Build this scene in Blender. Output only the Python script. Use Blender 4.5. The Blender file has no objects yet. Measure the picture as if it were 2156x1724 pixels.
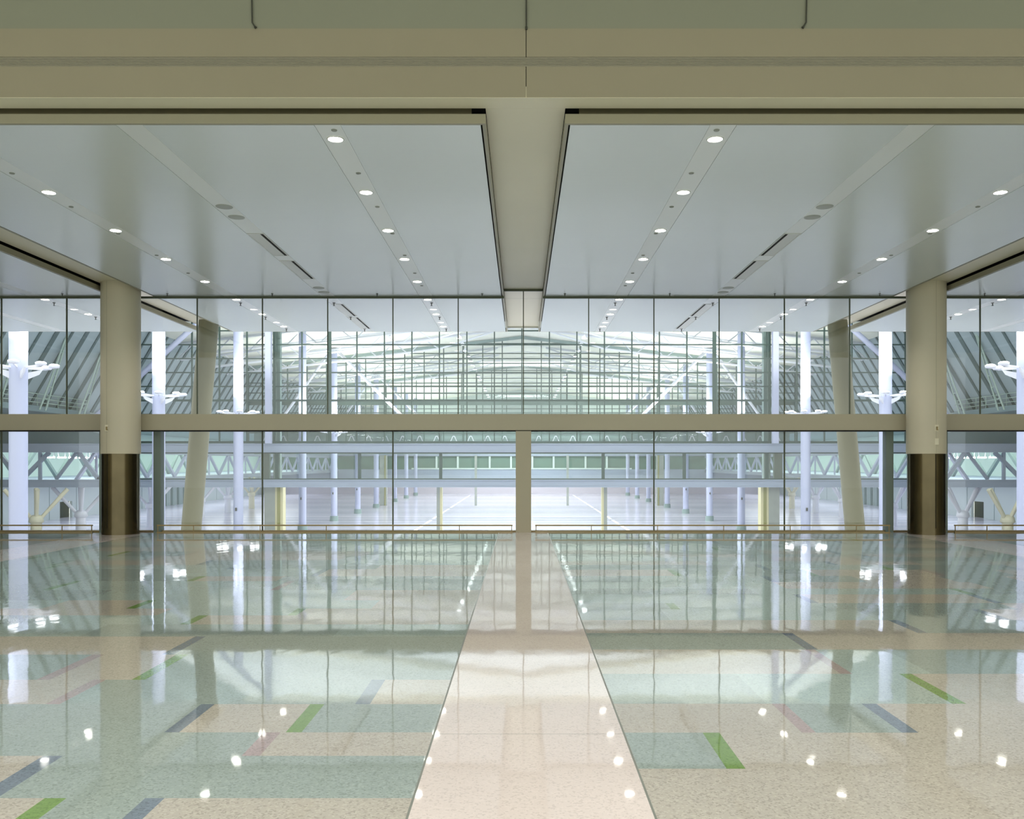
import bpy, math, random
from mathutils import Vector

sc = bpy.context.scene
C = sc.collection
random.seed(7)

# ------------------------------------------------------------------ camera, world, exposure
EYE = 1.62
cam_d = bpy.data.cameras.new('camera')
cam = bpy.data.objects.new('camera', cam_d); C.objects.link(cam)
cam.location = (-0.045, 0.0, EYE)
cam.rotation_euler = (math.radians(90), 0, 0)
cam_d.sensor_width = 36.0
cam_d.lens = 1820.0 / 2156.0 * 36.0
cam_d.shift_x = -20.0 / 2156.0
cam_d.shift_y = 111.0 / 2156.0
cam_d.clip_start = 0.05; cam_d.clip_end = 1000
sc.camera = cam

world = bpy.data.worlds.new('world'); sc.world = world
world.use_nodes = True
wb = world.node_tree.nodes['Background']
wb.inputs['Color'].default_value = (0.90, 0.93, 0.86, 1)
wb.inputs['Strength'].default_value = 1.3

vs = sc.view_settings
vs.view_transform = 'Standard'; vs.look = 'None'; vs.gamma = 1.0; vs.use_curve_mapping = False
vs.exposure = 0.36
cy = sc.cycles
cy.max_bounces = 9; cy.diffuse_bounces = 4; cy.glossy_bounces = 5
cy.transmission_bounces = 4; cy.transparent_max_bounces = 28
cy.caustics_reflective = False; cy.caustics_refractive = False
cy.sample_clamp_indirect = 4.0
cy.use_denoising = True


def area(name, loc, sx, sy, power, col, rot=(0, 0, 0), spread=180):
    l = bpy.data.lights.new(name, 'AREA'); l.shape = 'RECTANGLE'
    l.size = sx; l.size_y = sy; l.energy = power; l.color = col; l.spread = math.radians(spread)
    o = bpy.data.objects.new(name, l); C.objects.link(o)
    o.location = loc; o.rotation_euler = rot
    return o


# unseen fill lights added under the atrium and exhibition hall roofs
COOL = (0.86, 0.91, 1.0)
area('atrium_fill_light', (0, 45, 22.0), 80, 30, 13000, COOL)
area('hall_fill_light', (0, 105.5, 20.3), 16, 8.5, 12000, (0.93, 0.97, 1.0))
# fill light added over the near lobby floor, unseen above the camera
area('lobby_fill_light', (0, 0.0, 8.1), 50, 11, 1900, (1.0, 0.965, 0.93), spread=95)
for _s in (-1, 1):
    area('gallery_fill_light', (_s * 60, 165, 6.5), 8, 130, 9000, (0.86, 1.0, 0.95))  # added fill that brightens the gallery walls
    area('under_gallery_fill_light', (_s * 60, 165, -1.3), 8, 130, 6000, (0.93, 0.97, 1.0))  # added fill for the lower walls below the gallery


# ------------------------------------------------------------------ helpers
def lin(r, g, b):
    f = lambda c: (c / 255 / 12.92) if c / 255 <= 0.04045 else ((c / 255 + 0.055) / 1.055) ** 2.4
    return (f(r), f(g), f(b), 1)


def mat(name, col, rough=0.5, metal=0.0, emit=None, strength=0.0, spec=0.5, coat=0.0,
        noise=None, bump=None):
    m = bpy.data.materials.new(name); m.use_nodes = True
    nt = m.node_tree; b = nt.nodes['Principled BSDF']
    b.inputs['Base Color'].default_value = col
    b.inputs['Roughness'].default_value = rough
    b.inputs['Metallic'].default_value = metal
    b.inputs['Specular IOR Level'].default_value = spec
    b.inputs['Coat Weight'].default_value = coat
    if emit:
        b.inputs['Emission Color'].default_value = emit
        b.inputs['Emission Strength'].default_value = strength
    tc = nt.nodes.new('ShaderNodeTexCoord')
    if noise:                       # (scale, amount): soft variation of the paint itself
        n = nt.nodes.new('ShaderNodeTexNoise'); n.inputs['Scale'].default_value = noise[0]
        n.inputs['Detail'].default_value = 3
        nt.links.new(tc.outputs['Object'], n.inputs['Vector'])
        mx = nt.nodes.new('ShaderNodeMixRGB'); mx.blend_type = 'MULTIPLY'
        mx.inputs['Color1'].default_value = col
        rp = nt.nodes.new('ShaderNodeValToRGB')
        a = 1 - noise[1]
        rp.color_ramp.elements[0].color = (a, a, a, 1); rp.color_ramp.elements[0].position = 0.3
        rp.color_ramp.elements[1].color = (1, 1, 1, 1); rp.color_ramp.elements[1].position = 0.7
        nt.links.new(n.outputs['Fac'], rp.inputs['Fac'])
        nt.links.new(rp.outputs['Color'], mx.inputs['Color2'])
        mx.inputs['Fac'].default_value = 1
        nt.links.new(mx.outputs['Color'], b.inputs['Base Color'])
    if bump:                        # (scale vector, strength, distance)
        mp = nt.nodes.new('ShaderNodeMapping'); mp.inputs['Scale'].default_value = bump[0]
        n2 = nt.nodes.new('ShaderNodeTexNoise'); n2.inputs['Scale'].default_value = 1.0
        n2.inputs['Detail'].default_value = 2
        bp = nt.nodes.new('ShaderNodeBump'); bp.inputs['Strength'].default_value = bump[1]
        bp.inputs['Distance'].default_value = bump[2]
        nt.links.new(tc.outputs['Object'], mp.inputs['Vector'])
        nt.links.new(mp.outputs['Vector'], n2.inputs['Vector'])
        nt.links.new(n2.outputs['Fac'], bp.inputs['Height'])
        nt.links.new(bp.outputs['Normal'], b.inputs['Normal'])
    return m


def terrazzo(name, col, chips=(0.80, 1.12), rough=0.035):
    """polished terrazzo: base colour with small light and dark chips and a very slightly uneven polish"""
    m = bpy.data.materials.new(name); m.use_nodes = True
    nt = m.node_tree; L = nt.links; b = nt.nodes['Principled BSDF']
    tc = nt.nodes.new('ShaderNodeTexCoord')
    v = nt.nodes.new('ShaderNodeTexVoronoi'); v.inputs['Scale'].default_value = 95
    L.new(tc.outputs['Object'], v.inputs['Vector'])
    sep = nt.nodes.new('ShaderNodeSeparateColor')
    L.new(v.outputs['Color'], sep.inputs['Color'])
    rp = nt.nodes.new('ShaderNodeValToRGB'); e = rp.color_ramp.elements
    rp.color_ramp.interpolation = 'CONSTANT'
    e[0].position = 0; e[0].color = (chips[0],) * 3 + (1,)
    e[1].position = 0.16; e[1].color = (1, 1, 1, 1)
    k = rp.color_ramp.elements.new(0.80); k.color = (chips[1],) * 3 + (1,)
    L.new(sep.outputs['Red'], rp.inputs['Fac'])
    n = nt.nodes.new('ShaderNodeTexNoise'); n.inputs['Scale'].default_value = 0.7
    L.new(tc.outputs['Object'], n.inputs['Vector'])
    rp2 = nt.nodes.new('ShaderNodeValToRGB')
    rp2.color_ramp.elements[0].color = (0.93, 0.93, 0.93, 1); rp2.color_ramp.elements[0].position = 0.35
    rp2.color_ramp.elements[1].color = (1, 1, 1, 1); rp2.color_ramp.elements[1].position = 0.65
    L.new(n.outputs['Fac'], rp2.inputs['Fac'])
    m1 = nt.nodes.new('ShaderNodeMixRGB'); m1.blend_type = 'MULTIPLY'; m1.inputs['Fac'].default_value = 1
    m1.inputs['Color1'].default_value = col
    L.new(rp.outputs['Color'], m1.inputs['Color2'])
    m2 = nt.nodes.new('ShaderNodeMixRGB'); m2.blend_type = 'MULTIPLY'; m2.inputs['Fac'].default_value = 1
    L.new(m1.outputs['Color'], m2.inputs['Color1']); L.new(rp2.outputs['Color'], m2.inputs['Color2'])
    L.new(m2.outputs['Color'], b.inputs['Base Color'])
    b.inputs['Roughness'].default_value = rough
    b.inputs['Specular IOR Level'].default_value = 0.8
    # uneven polish
    mp = nt.nodes.new('ShaderNodeMapping'); mp.inputs['Scale'].default_value = (3.4, 1.5, 1.3)
    n2 = nt.nodes.new('ShaderNodeTexNoise'); n2.inputs['Scale'].default_value = 1.6
    n2.inputs['Detail'].default_value = 1.5
    bp = nt.nodes.new('ShaderNodeBump'); bp.inputs['Strength'].default_value = 0.5
    bp.inputs['Distance'].default_value = 0.0014
    L.new(tc.outputs['Object'], mp.inputs['Vector']); L.new(mp.outputs['Vector'], n2.inputs['Vector'])
    L.new(n2.outputs['Fac'], bp.inputs['Height']); L.new(bp.outputs['Normal'], b.inputs['Normal'])
    return m


def glass(name, tint, gloss=0.05):
    """clear float glass: what passes is tinted, what mirrors follows Fresnel"""
    m = bpy.data.materials.new(name); m.use_nodes = True
    nt = m.node_tree; nt.nodes.clear()
    o = nt.nodes.new('ShaderNodeOutputMaterial')
    t = nt.nodes.new('ShaderNodeBsdfTransparent'); t.inputs['Color'].default_value = tint
    g = nt.nodes.new('ShaderNodeBsdfGlossy'); g.inputs['Roughness'].default_value = 0.0
    g.inputs['Color'].default_value = (1, 1, 1, 1)
    lw = nt.nodes.new('ShaderNodeFresnel'); lw.inputs['IOR'].default_value = 1.0 + gloss * 9
    mx = nt.nodes.new('ShaderNodeMixShader')
    nt.links.new(lw.outputs['Fac'], mx.inputs['Fac'])
    nt.links.new(t.outputs['BSDF'], mx.inputs[1]); nt.links.new(g.outputs['BSDF'], mx.inputs[2])
    nt.links.new(mx.outputs['Shader'], o.inputs['Surface'])
    return m


class MB:
    """collects boxes, bars and tubes into one mesh"""
    def __init__(s):
        s.v = []; s.f = []; s.mi = []; s.sm = []

    def add(s, vs_, fs_, mi=0, smooth=False):
        o = len(s.v); s.v += [tuple(p) for p in vs_]
        for f in fs_:
            s.f.append(tuple(i + o for i in f)); s.mi.append(mi); s.sm.append(smooth)

    def box(s, x0, x1, y0, y1, z0, z1, mi=0):
        if x0 > x1: x0, x1 = x1, x0
        if y0 > y1: y0, y1 = y1, y0
        if z0 > z1: z0, z1 = z1, z0
        s.add([(x0, y0, z0), (x1, y0, z0), (x1, y1, z0), (x0, y1, z0), (x0, y0, z1), (x1, y0, z1), (x1, y1, z1), (x0, y1, z1)],
              [(0, 3, 2, 1), (4, 5, 6, 7), (0, 1, 5, 4), (1, 2, 6, 5), (2, 3, 7, 6), (3, 0, 4, 7)], mi)
        return s

    def quad(s, a, b, c, d, mi=0):
        s.add([a, b, c, d], [(0, 1, 2, 3)], mi); return s

    def bar(s, a, b, w, h=None, mi=0):
        """rectangular bar from a to b; h is measured as near to vertical as the bar allows"""
        h = h or w
        a = Vector(a); b = Vector(b); d = (b - a).normalized()
        up = Vector((0, 0, 1)) if abs(d.z) < 0.95 else Vector((0, 1, 0))
        u = d.cross(up).normalized(); v = u.cross(d).normalized()
        vs_ = []
        for p in (a, b):
            for (i, j) in ((-1, -1), (1, -1), (1, 1), (-1, 1)):
                vs_.append(p + u * (i * w / 2) + v * (j * h / 2))
        s.add(vs_, [(3, 2, 1, 0), (4, 5, 6, 7), (0, 1, 5, 4), (1, 2, 6, 5), (2, 3, 7, 6), (3, 0, 4, 7)], mi)
        return s

    def tube(s, a, b, r0, r1=None, n=16, mi=0, caps=True):
        r1 = r0 if r1 is None else r1
        a = Vector(a); b = Vector(b); d = (b - a).normalized()
        up = Vector((0, 0, 1)) if abs(d.z) < 0.95 else Vector((0, 1, 0))
        u = d.cross(up).normalized(); v = u.cross(d).normalized()
        vs_ = []
        for p, r in ((a, r0), (b, r1)):
            for k in range(n):
                t = 2 * math.pi * k / n
                vs_.append(p + u * (r * math.cos(t)) + v * (r * math.sin(t)))
        side = [(k, k + n, (k + 1) % n + n, (k + 1) % n) for k in range(n)]
        # orientation: outward
        c = (vs_[0] + vs_[1]) / 2 - a
        q = [vs_[i] for i in side[0]]
        nn = (q[1] - q[0]).cross(q[2] - q[0])
        if nn.dot(c) < 0: side = [tuple(reversed(f)) for f in side]
        s.add(vs_, side, mi, True)
        if caps:
            s.add(vs_[:n], [tuple(range(n))], mi); s.add(vs_[n:], [tuple(reversed(range(n)))], mi)
        return s

    def lathe(s, cx, cy_, prof, n=32, mi=0):
        vs_ = []
        for (r, z) in prof:
            for k in range(n):
                t = 2 * math.pi * k / n
                vs_.append((cx + r * math.cos(t), cy_ + r * math.sin(t), z))
        fs_ = []
        for j in range(len(prof) - 1):
            for k in range(n):
                k2 = (k + 1) % n
                fs_.append((j * n + k, j * n + k2, (j + 1) * n + k2, (j + 1) * n + k))
        s.add(vs_, fs_, mi, True)
        return s

    def build(s, name, mats, parent=None, origin=None):
        me = bpy.data.meshes.new(name)
        vv = s.v
        if origin is not None:
            ox, oy, oz = origin
            vv = [(x - ox, y - oy, z - oz) for x, y, z in s.v]
        me.from_pydata(vv, [], s.f)
        if not isinstance(mats, (list, tuple)): mats = [mats]
        for m in mats: me.materials.append(m)
        for p, mi, sm in zip(me.polygons, s.mi, s.sm):
            p.material_index = mi; p.use_smooth = sm
        me.update()
        o = bpy.data.objects.new(name, me); C.objects.link(o)
        if origin is not None: o.location = origin
        if parent is not None: o.parent = parent
        return o


def tag(o, label=None, cat=None, group=None, kind=None):
    if label: o['label'] = label
    if cat: o['category'] = cat
    if group: o['group'] = group
    if kind: o['kind'] = kind
    elif cat: o['kind'] = 'thing'
    return o


def empty(name, loc=(0, 0, 0)):
    o = bpy.data.objects.new(name, None); C.objects.link(o); o.location = loc
    o.empty_display_size = 0.2
    return o


def copy_tree(o, parent=None):
    c = o.copy(); C.objects.link(c); c.parent = parent
    for ch in list(o.children): copy_tree(ch, c)
    return c


ORD = ['first', 'second', 'third', 'fourth', 'fifth', 'sixth', 'seventh', 'eighth', 'ninth', 'tenth', 'eleventh',
       'twelfth', 'thirteenth', 'fourteenth', 'fifteenth', 'sixteenth', 'seventeenth', 'eighteenth', 'nineteenth', 'twentieth']
SIDE = {-1: 'left', 1: 'right'}

# ------------------------------------------------------------------ materials
M = {}
M['cream'] = mat('cream_paint', lin(216, 208, 184), 0.45, noise=(0.6, 0.05))
M['cream_beam'] = mat('cream_beam_paint', lin(238, 231, 206), 0.5, noise=(0.5, 0.04))
M['bulkhead'] = mat('bulkhead_plaster', lin(166, 159, 138), 0.55, noise=(0.4, 0.06))
M['bulkhead_green'] = mat('bulkhead_grey_green', lin(150, 153, 137), 0.5, noise=(0.4, 0.05))
M['panel_edge'] = mat('panel_edge_paint', lin(162, 158, 136), 0.5)
M['olive_dark'] = mat('olive_recess', lin(150, 142, 108), 0.7)
M['dark'] = mat('dark_void', lin(22, 20, 12), 0.9)
M['dark_groove'] = mat('dark_groove', lin(92, 92, 84), 0.6)
M['ceiling'] = mat('ceiling_metal_panel', lin(218, 226, 224), 0.24, spec=0.6, noise=(0.25, 0.05),
                   bump=((0.6, 14, 1), 0.15, 0.004))
M['strip'] = mat('ceiling_strip_panel', lin(232, 236, 234), 0.34, spec=0.6)
M['transom'] = mat('transom_metal', lin(178, 171, 148), 0.45, noise=(0.4, 0.06))
M['bronze'] = mat('polished_bronze', lin(104, 95, 72), 0.2, metal=0.95, noise=(2.2, 0.25))
M['bronze_rail'] = mat('bronze_rail', lin(140, 122, 84), 0.35, metal=0.6)
M['joint'] = mat('glazing_joint', lin(84, 92, 70), 0.5)
M['jamb'] = mat('grey_green_jamb', lin(120, 134, 126), 0.4)
M['lens'] = mat('downlight_lens', lin(255, 252, 240), 0.5, emit=(1, 0.96, 0.88, 1), strength=25)
M['white_trim'] = mat('white_trim', lin(212, 214, 208), 0.4)
M['sprinkler'] = mat('sprinkler_metal', lin(70, 72, 66), 0.4)
M['glass'] = glass('lobby_glass', (0.965, 0.975, 0.965, 1), 0.05)
M['glass_hall'] = glass('hall_glass', (0.93, 0.965, 0.945, 1), 0.045)
M['steel_white'] = mat('white_painted_steel', lin(226, 228, 238), 0.4)
M['steel_lilac'] = mat('lilac_grey_painted_steel', lin(184, 190, 218), 0.38)
M['beam_blue'] = mat('blue_grey_beam_paint', lin(160, 172, 192), 0.45)
M['frame_dark'] = mat('dark_green_mullion', lin(62, 84, 78), 0.45)
M['frame_mid'] = mat('grey_green_pilaster', lin(132, 152, 150), 0.5)
M['lamp_glow'] = mat('lamp_face', lin(250, 252, 255), 0.5, emit=(0.93, 0.96, 1, 1), strength=22)
M['highbay'] = mat('high_bay_face', lin(250, 252, 255), 0.5, emit=(0.95, 0.98, 1, 1), strength=12)
M['roof'] = mat('white_roof_lining', lin(238, 238, 226), 0.6, noise=(0.12, 0.08))
M['rib_wall'] = mat('ribbed_metal_lining', lin(158, 174, 180), 0.5, noise=(0.2, 0.08))
M['rib_dark'] = mat('rib_recess', lin(84, 102, 104), 0.6)
M['hall_wall'] = mat('hall_wall_panel', lin(196, 208, 206), 0.6, noise=(0.1, 0.05))
M['hall_wall_pink'] = mat('hall_wall_lilac', lin(204, 200, 210), 0.6)
M['green_glass'] = mat('green_tinted_pane', lin(92, 124, 112), 0.15)
M['pale_green'] = mat('pale_green_wall', lin(214, 230, 225), 0.6)
M['concrete'] = mat('grey_concrete', lin(160, 166, 160), 0.7, noise=(1.0, 0.1))
M['olive'] = mat('olive_yellow_paint', lin(150, 148, 96), 0.6)
M['pale_yellow'] = mat('pale_yellow_paint', lin(214, 208, 168), 0.6)
M['cream_tube'] = mat('cream_painted_tube', lin(226, 222, 198), 0.5)
M['lean'] = mat('leaning_column_paint', lin(132, 130, 106), 0.4, noise=(0.5, 0.05))
M['grey_panel'] = mat('grey_blue_cladding', lin(120, 140, 146), 0.5, noise=(0.15, 0.12))
M['black_door'] = mat('dark_doorway', lin(36, 52, 50), 0.5)
M['green_white'] = mat('pale_rail_paint', lin(158, 178, 170), 0.5)

# hall floor: pale lilac sealed concrete with trench bands
m = mat('hall_floor', lin(206, 206, 220), 0.16, spec=0.6)
nt = m.node_tree; b = nt.nodes['Principled BSDF']
tc = nt.nodes.new('ShaderNodeTexCoord'); sp = nt.nodes.new('ShaderNodeSeparateXYZ')
nt.links.new(tc.outputs['Object'], sp.inputs['Vector'])
w = nt.nodes.new('ShaderNodeMath'); w.operation = 'PINGPONG'; w.inputs[1].default_value = 9.144
nt.links.new(sp.outputs['Y'], w.inputs[0])
r = nt.nodes.new('ShaderNodeValToRGB'); r.color_ramp.interpolation = 'CONSTANT'
e = r.color_ramp.elements
e[0].position = 0; e[0].color = lin(176, 178, 196)
e[1].position = 0.07; e[1].color = lin(212, 211, 224)
e2 = e.new(0.45); e2.color = lin(204, 204, 220)
e3 = e.new(0.8); e3.color = lin(220, 218, 230)
dv = nt.nodes.new('ShaderNodeMath'); dv.operation = 'DIVIDE'; dv.inputs[1].default_value = 9.144
nt.links.new(w.outputs[0], dv.inputs[0]); nt.links.new(dv.outputs[0], r.inputs['Fac'])
nt.links.new(r.outputs['Color'], b.inputs['Base Color'])
M['hall_floor'] = m

T = [terrazzo('terrazzo_teal', lin(150, 164, 160)), terrazzo('terrazzo_beige', lin(178, 174, 164)),
     terrazzo('terrazzo_pink', lin(216, 206, 202), (0.88, 1.04)), terrazzo('terrazzo_green', lin(116, 148, 84)),
     terrazzo('terrazzo_blue', lin(116, 129, 142)), terrazzo('terrazzo_mauve', lin(164, 150, 150)),
     terrazzo('terrazzo_aqua', lin(162, 178, 173)), mat('zinc_joint', lin(112, 116, 108), 0.4)]
TEAL, BEIGE, PINK, GREEN, BLUE, MAUVE, AQUA, ZINC = range(8)

# ------------------------------------------------------------------ lobby floor
YF0, YF1 = -14.0, 20.55
XE = 27.9
S0 = 0.567                          # half width of the pale strips
fl = MB()


def ftile(x0, x1, y0, y1, mi):
    if x1 - x0 > 1e-4: fl.quad((x0, y0, 0), (x1, y0, 0), (x1, y1, 0), (x0, y1, 0), mi)


# rows left and right of the central strip: (y0, y1, [(from |x| outward, colour)...])
left_rows = [
    (3.50, 4.17, [(S0, BEIGE), (1.767, BLUE), (1.86, TEAL), (2.24, GREEN), (2.345, BEIGE), (3.3, TEAL), (4.4, BEIGE)]),
    (4.17, 4.77, [(S0, TEAL), (2.575, BLUE), (2.685, BEIGE), (3.4, TEAL), (4.8, BEIGE)]),
    (4.77, 5.186, [(S0, BEIGE), (1.49, MAUVE), (1.59, TEAL), (3.6, BEIGE), (4.9, GREEN), (5.0, TEAL)]),
    (5.186, 5.79, [(S0, TEAL), (1.365, GREEN), (1.46, BEIGE), (2.10, BLUE), (2.19, TEAL), (4.2, BEIGE), (5.1, BLUE), (5.2, TEAL)]),
    (5.79, 6.44, [(S0, BEIGE), (1.06, BLUE), (1.16, TEAL), (3.14, MAUVE), (3.235, BEIGE), (4.6, TEAL), (6.0, GREEN), (6.1, BEIGE)]),
    (6.44, 7.28, [(S0, TEAL), (2.85, GREEN), (2.95, BEIGE), (3.56, MAUVE), (3.66, TEAL), (6.0, BEIGE)]),
]
right_rows = [
    (3.50, 4.57, [(S0, BEIGE), (4.6, TEAL)]),
    (4.57, 5.18, [(S0, TEAL), (1.04, GREEN), (1.14, BEIGE), (5.0, BLUE), (5.1, TEAL)]),
    (5.18, 5.80, [(S0, BEIGE), (1.635, MAUVE), (1.72, TEAL), (2.235, BLUE), (2.335, BEIGE), (5.2, TEAL)]),
    (5.80, 6.62, [(S0, TEAL), (1.6, AQUA), (2.845, GREEN), (2.94, BEIGE), (5.6, TEAL)]),
    (6.62, 7.48, [(S0, BEIGE), (2.40, MAUVE), (2.49, AQUA), (3.1, TEAL), (4.9, BEIGE), (6.8, BLUE), (6.9, TEAL)]),
]


def rnd_rows(y0, y1, rng, lo=0.42, hi=0.85):
    out = []; y = y0
    while y < y1 - 1e-6:
        h = rng.uniform(lo, hi); ye = min(y + h, y1)
        if y1 - ye < 0.2: ye = y1
        segs = []; x = 0.0; c = rng.choice([TEAL, BEIGE, AQUA, TEAL])
        while x < 8.0:
            segs.append((x, c)); x += rng.uniform(0.9, 3.2)
            a = rng.choice([GREEN, BLUE, MAUVE, None, None])
            if a is not None: segs.append((x, a)); x += 0.1
            c = rng.choice([k for k in (TEAL, BEIGE, AQUA) if k != c])
        out.append((y, ye, segs)); y = ye
    return out


def lay(rows, xs, xe, sgn, off=0.0):
    for (y0, y1, segs) in rows:
        for i, (x, c) in enumerate(segs):
            a = max(x + off, xs); bnd = segs[i + 1][0] + off if i + 1 < len(segs) else xe
            bnd = min(bnd, xe)
            if bnd <= a: continue
            if sgn > 0: ftile(a, bnd, y0, y1, c)
            else: ftile(-bnd, -a, y0, y1, c)


rng = random.Random(11)
JW = 0.006
lay(rnd_rows(YF0, 3.5, rng), S0 + JW, 9.1 - S0, -1, S0); lay(rnd_rows(YF0, 3.5, rng), S0 + JW, 9.1 - S0, 1, S0)
lay(left_rows, S0 + JW, 9.1 - S0, -1); lay(right_rows, S0 + JW, 9.1 - S0, 1)
lay(rnd_rows(7.28, YF1, rng), S0 + JW, 9.1 - S0, -1, S0); lay(rnd_rows(7.48, YF1, rng), S0 + JW, 9.1 - S0, 1, S0)
for sg in (-1, 1):
    for base in (9.1, 18.2):
        lay(rnd_rows(YF0, YF1, rng), base + S0, base + 9.1 - S0, sg, base + S0)
# pale pink strips with thin zinc joints
for xc in (-18.2, -9.1, 0, 9.1, 18.2):
    ys = [YF0, -3.97, -0.93, 2.11, 5.155, 11.25, 14.3, 17.35, YF1]
    for a, b_ in zip(ys[:-1], ys[1:]):
        ftile(xc - S0 + JW, xc + S0 - JW, a + (JW / 2 if a > YF0 else 0), b_ - (JW / 2 if b_ < YF1 else 0), PINK)
        if b_ < YF1: ftile(xc - S0 + JW, xc + S0 - JW, b_ - JW / 2, b_ + JW / 2, ZINC)
    for s_ in (-1, 1):
        a, b_ = sorted((xc + s_ * (S0 - JW), xc + s_ * (S0 + (JW if xc == 0 else 0))))
        ftile(a, b_, YF0, YF1, ZINC)
fl.box(-XE, XE, YF0, YF1, -0.9, -0.002, BEIGE)
tag(fl.build('floor', T), kind='structure')

# ------------------------------------------------------------------ lobby ceiling
ZP, ZB = EYE + 3.87, EYE + 4.04          # hung panel underside, beam underside
YC0, YC1 = 9.88, 25.6
BH = 0.455                                # beam half width

for k in range(-3, 3):
    x0 = 9.1 * k + BH; x1 = 9.1 * (k + 1) - BH
    root = tag(empty('ceiling', ((x0 + x1) / 2, YC0, ZP)), kind='structure')
    ox, oy, oz = root.location
    def local(mb, nm, ms): return mb.build(nm, ms, root, None)
    strips = [9.1 * k + 2.275 * j for j in (1, 2, 3)]
    fld = MB(); SW = 0.15; G = 0.004
    xs = x0 + 0.06
    for c_ in strips + [None]:
        xe = (c_ - SW - G) if c_ is not None else x1 - 0.06
        fld.box(xs - ox, xe - ox, 0.05, YC1 - oy, 0, 0.06)
        if c_ is not None: xs = c_ + SW + G
    local(fld, 'ceiling_panel', M['ceiling'])
    for c_ in strips:
        st = MB(); st.box(c_ - SW - ox, c_ + SW - ox, 0.05, YC1 - oy, 0.002, 0.06)
        local(st, 'light_strip', M['strip'])
    ed = MB()
    ed.box(x0 - ox, x1 - ox, 0.0, 0.04, 0, 0.11)
    ed.box(x0 - ox, x0 + 0.04 - ox, 0.04, YC1 - oy, 0, 0.11)
    ed.box(x1 - 0.04 - ox, x1 - ox, 0.04, YC1 - oy, 0, 0.11)
    ed.box(x0 - ox, x1 - ox, YC1 - oy, YC1 - oy + 0.04, 0, 0.11)
    local(ed, 'edge_trim', M['panel_edge'])
    rl = MB(); rl.box(x0 + 0.17 - ox, x1 - 0.17 - ox, 0.16, 0.18, 0.11, 0.34)
    local(rl, 'recess_lining', M['olive_dark'])
    pl = MB(); pl.box(x0 - 0.0 - ox, x1 + 0.0 - ox, 0.06, YC1 - oy, 0.30, 0.34)  # near-black sheet: paints the shade seen through the slot around the panels
    local(pl, 'plenum_shade_sheet', M['dark'])

for k in range(-3, 4):
    xc = 9.1 * k
    bm_ = MB(); bm_.box(xc - BH, xc + BH, 9.874, YC1 + 0.1, ZB, ZB + 0.6)
    tag(bm_.build('ceiling_beam', M['cream_beam']), kind='structure')
sf = MB()
sf.box(-XE, XE, 9.676, 9.872, ZB, ZB + 0.12); sf.box(-XE, XE, 9.575, 9.670, ZB - 0.004, ZB + 0.12)
tag(sf.build('ceiling_soffit', M['cream_beam']), kind='structure')
sl = MB(); sl.box(-XE, XE, 9.64, YC1 + 0.1, ZB + 0.62, ZB + 0.9)
tag(sl.build('ceiling_slab', M['dark']), kind='structure')
# bright lip closing the centre beam at the far edge of the overhang
lp = MB(); lp.box(-BH, BH, YC1 + 0.1, YC1 + 0.16, ZB - 0.05, ZB + 0.05)
tag(lp.build('trim_1', M['white_trim']), kind='structure')

# bulkhead facing the room, with recess for the grille, panels split by thin joints
ZG0, ZG1 = 6.00, 6.105
bh = MB()
joints = [-XE, -18.2, -9.1, 0.006, 9.1, 18.2, XE]
for a, b_ in zip(joints[:-1], joints[1:]):
    bh.box(a + 0.004, b_ - 0.004, 9.57, 9.63, ZB + 0.001, ZG0, 0)
    bh.box(a + 0.004, b_ - 0.004, 9.57, 9.63, ZG1, 6.42, 0)
    bh.box(a + 0.004, b_ - 0.004, 9.572, 9.63, 6.421, 8.2, 1)
bh.box(-XE, XE, 9.632, 9.64, ZB + 0.002, 8.2, 2)
tag(bh.build('wall_front', [M['bulkhead'], M['bulkhead_green'], M['dark_groove']]), kind='structure')
gr = empty('linear_grille', (0, 9.6, ZG0))
tag(gr, 'long thin grey linear air grille running across the bulkhead above the ceiling opening', 'air grille')
g1 = MB(); g1.box(-XE, XE, 0.02, 0.03, 0.002, 0.103); g1.build('back_plate', M['dark_groove'], gr)
g2 = MB()
for i in range(5): g2.box(-XE, XE, -0.028, 0.0, 0.002 + i * 0.0208, 0.0185 + i * 0.0208)
g2.build('slats', mat('grille_slats', lin(158, 154, 138), 0.4), gr)

# three dark cables hanging in front of the upper bulkhead
cab = MB(); cab.tube((0, 0, 0), (0, 0, 1.2), 0.008, n=8)
cab.tube((0, 0, 0), (0, 0, -0.03), 0.013, n=8)
c0 = cab.build('hanging_cable', M['sprinkler']); c0.location = (0.008, 9.55, 6.43)
tag(c0, 'thin dark straight cable on the bulkhead above the central beam', 'cable', 'dark cables on the bulkhead')
for sg, x in ((-1, -3.02), (1, 3.10)):
    cb = MB()
    cb.tube((-0.025 * sg * -1, 0, 1.2), (0, 0, 0.05), 0.008, n=8)
    cb.tube((0, 0, 0.05), (-0.03 * sg, 0, 0), 0.008, n=8)
    cb.tube((-0.03 * sg, 0, 0), (-0.04 * sg, 0, -0.012), 0.014, n=8)
    o = cb.build('hanging_cable', M['sprinkler']); o.location = (x, 9.55, 6.43)
    tag(o, 'thin dark cable with a short hooked end at upper %s of the bulkhead' % SIDE[sg], 'cable', 'dark cables on the bulkhead')

# room behind the camera: side walls and roof over the near part
sw = MB(); sw.box(-XE - 0.2, -XE, YF0, YC1, 0, 8.4)
tag(sw.build('wall_left', M['cream']), kind='structure')
sw = MB(); sw.box(XE, XE + 0.2, YF0, YC1, 0, 8.4)
tag(sw.build('wall_right', M['cream']), kind='structure')
rf = MB(); rf.box(-XE, XE, YF0, 9.62, 8.2, 8.4)
tag(rf.build('ceiling_near', M['cream_beam']), kind='structure')

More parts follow.
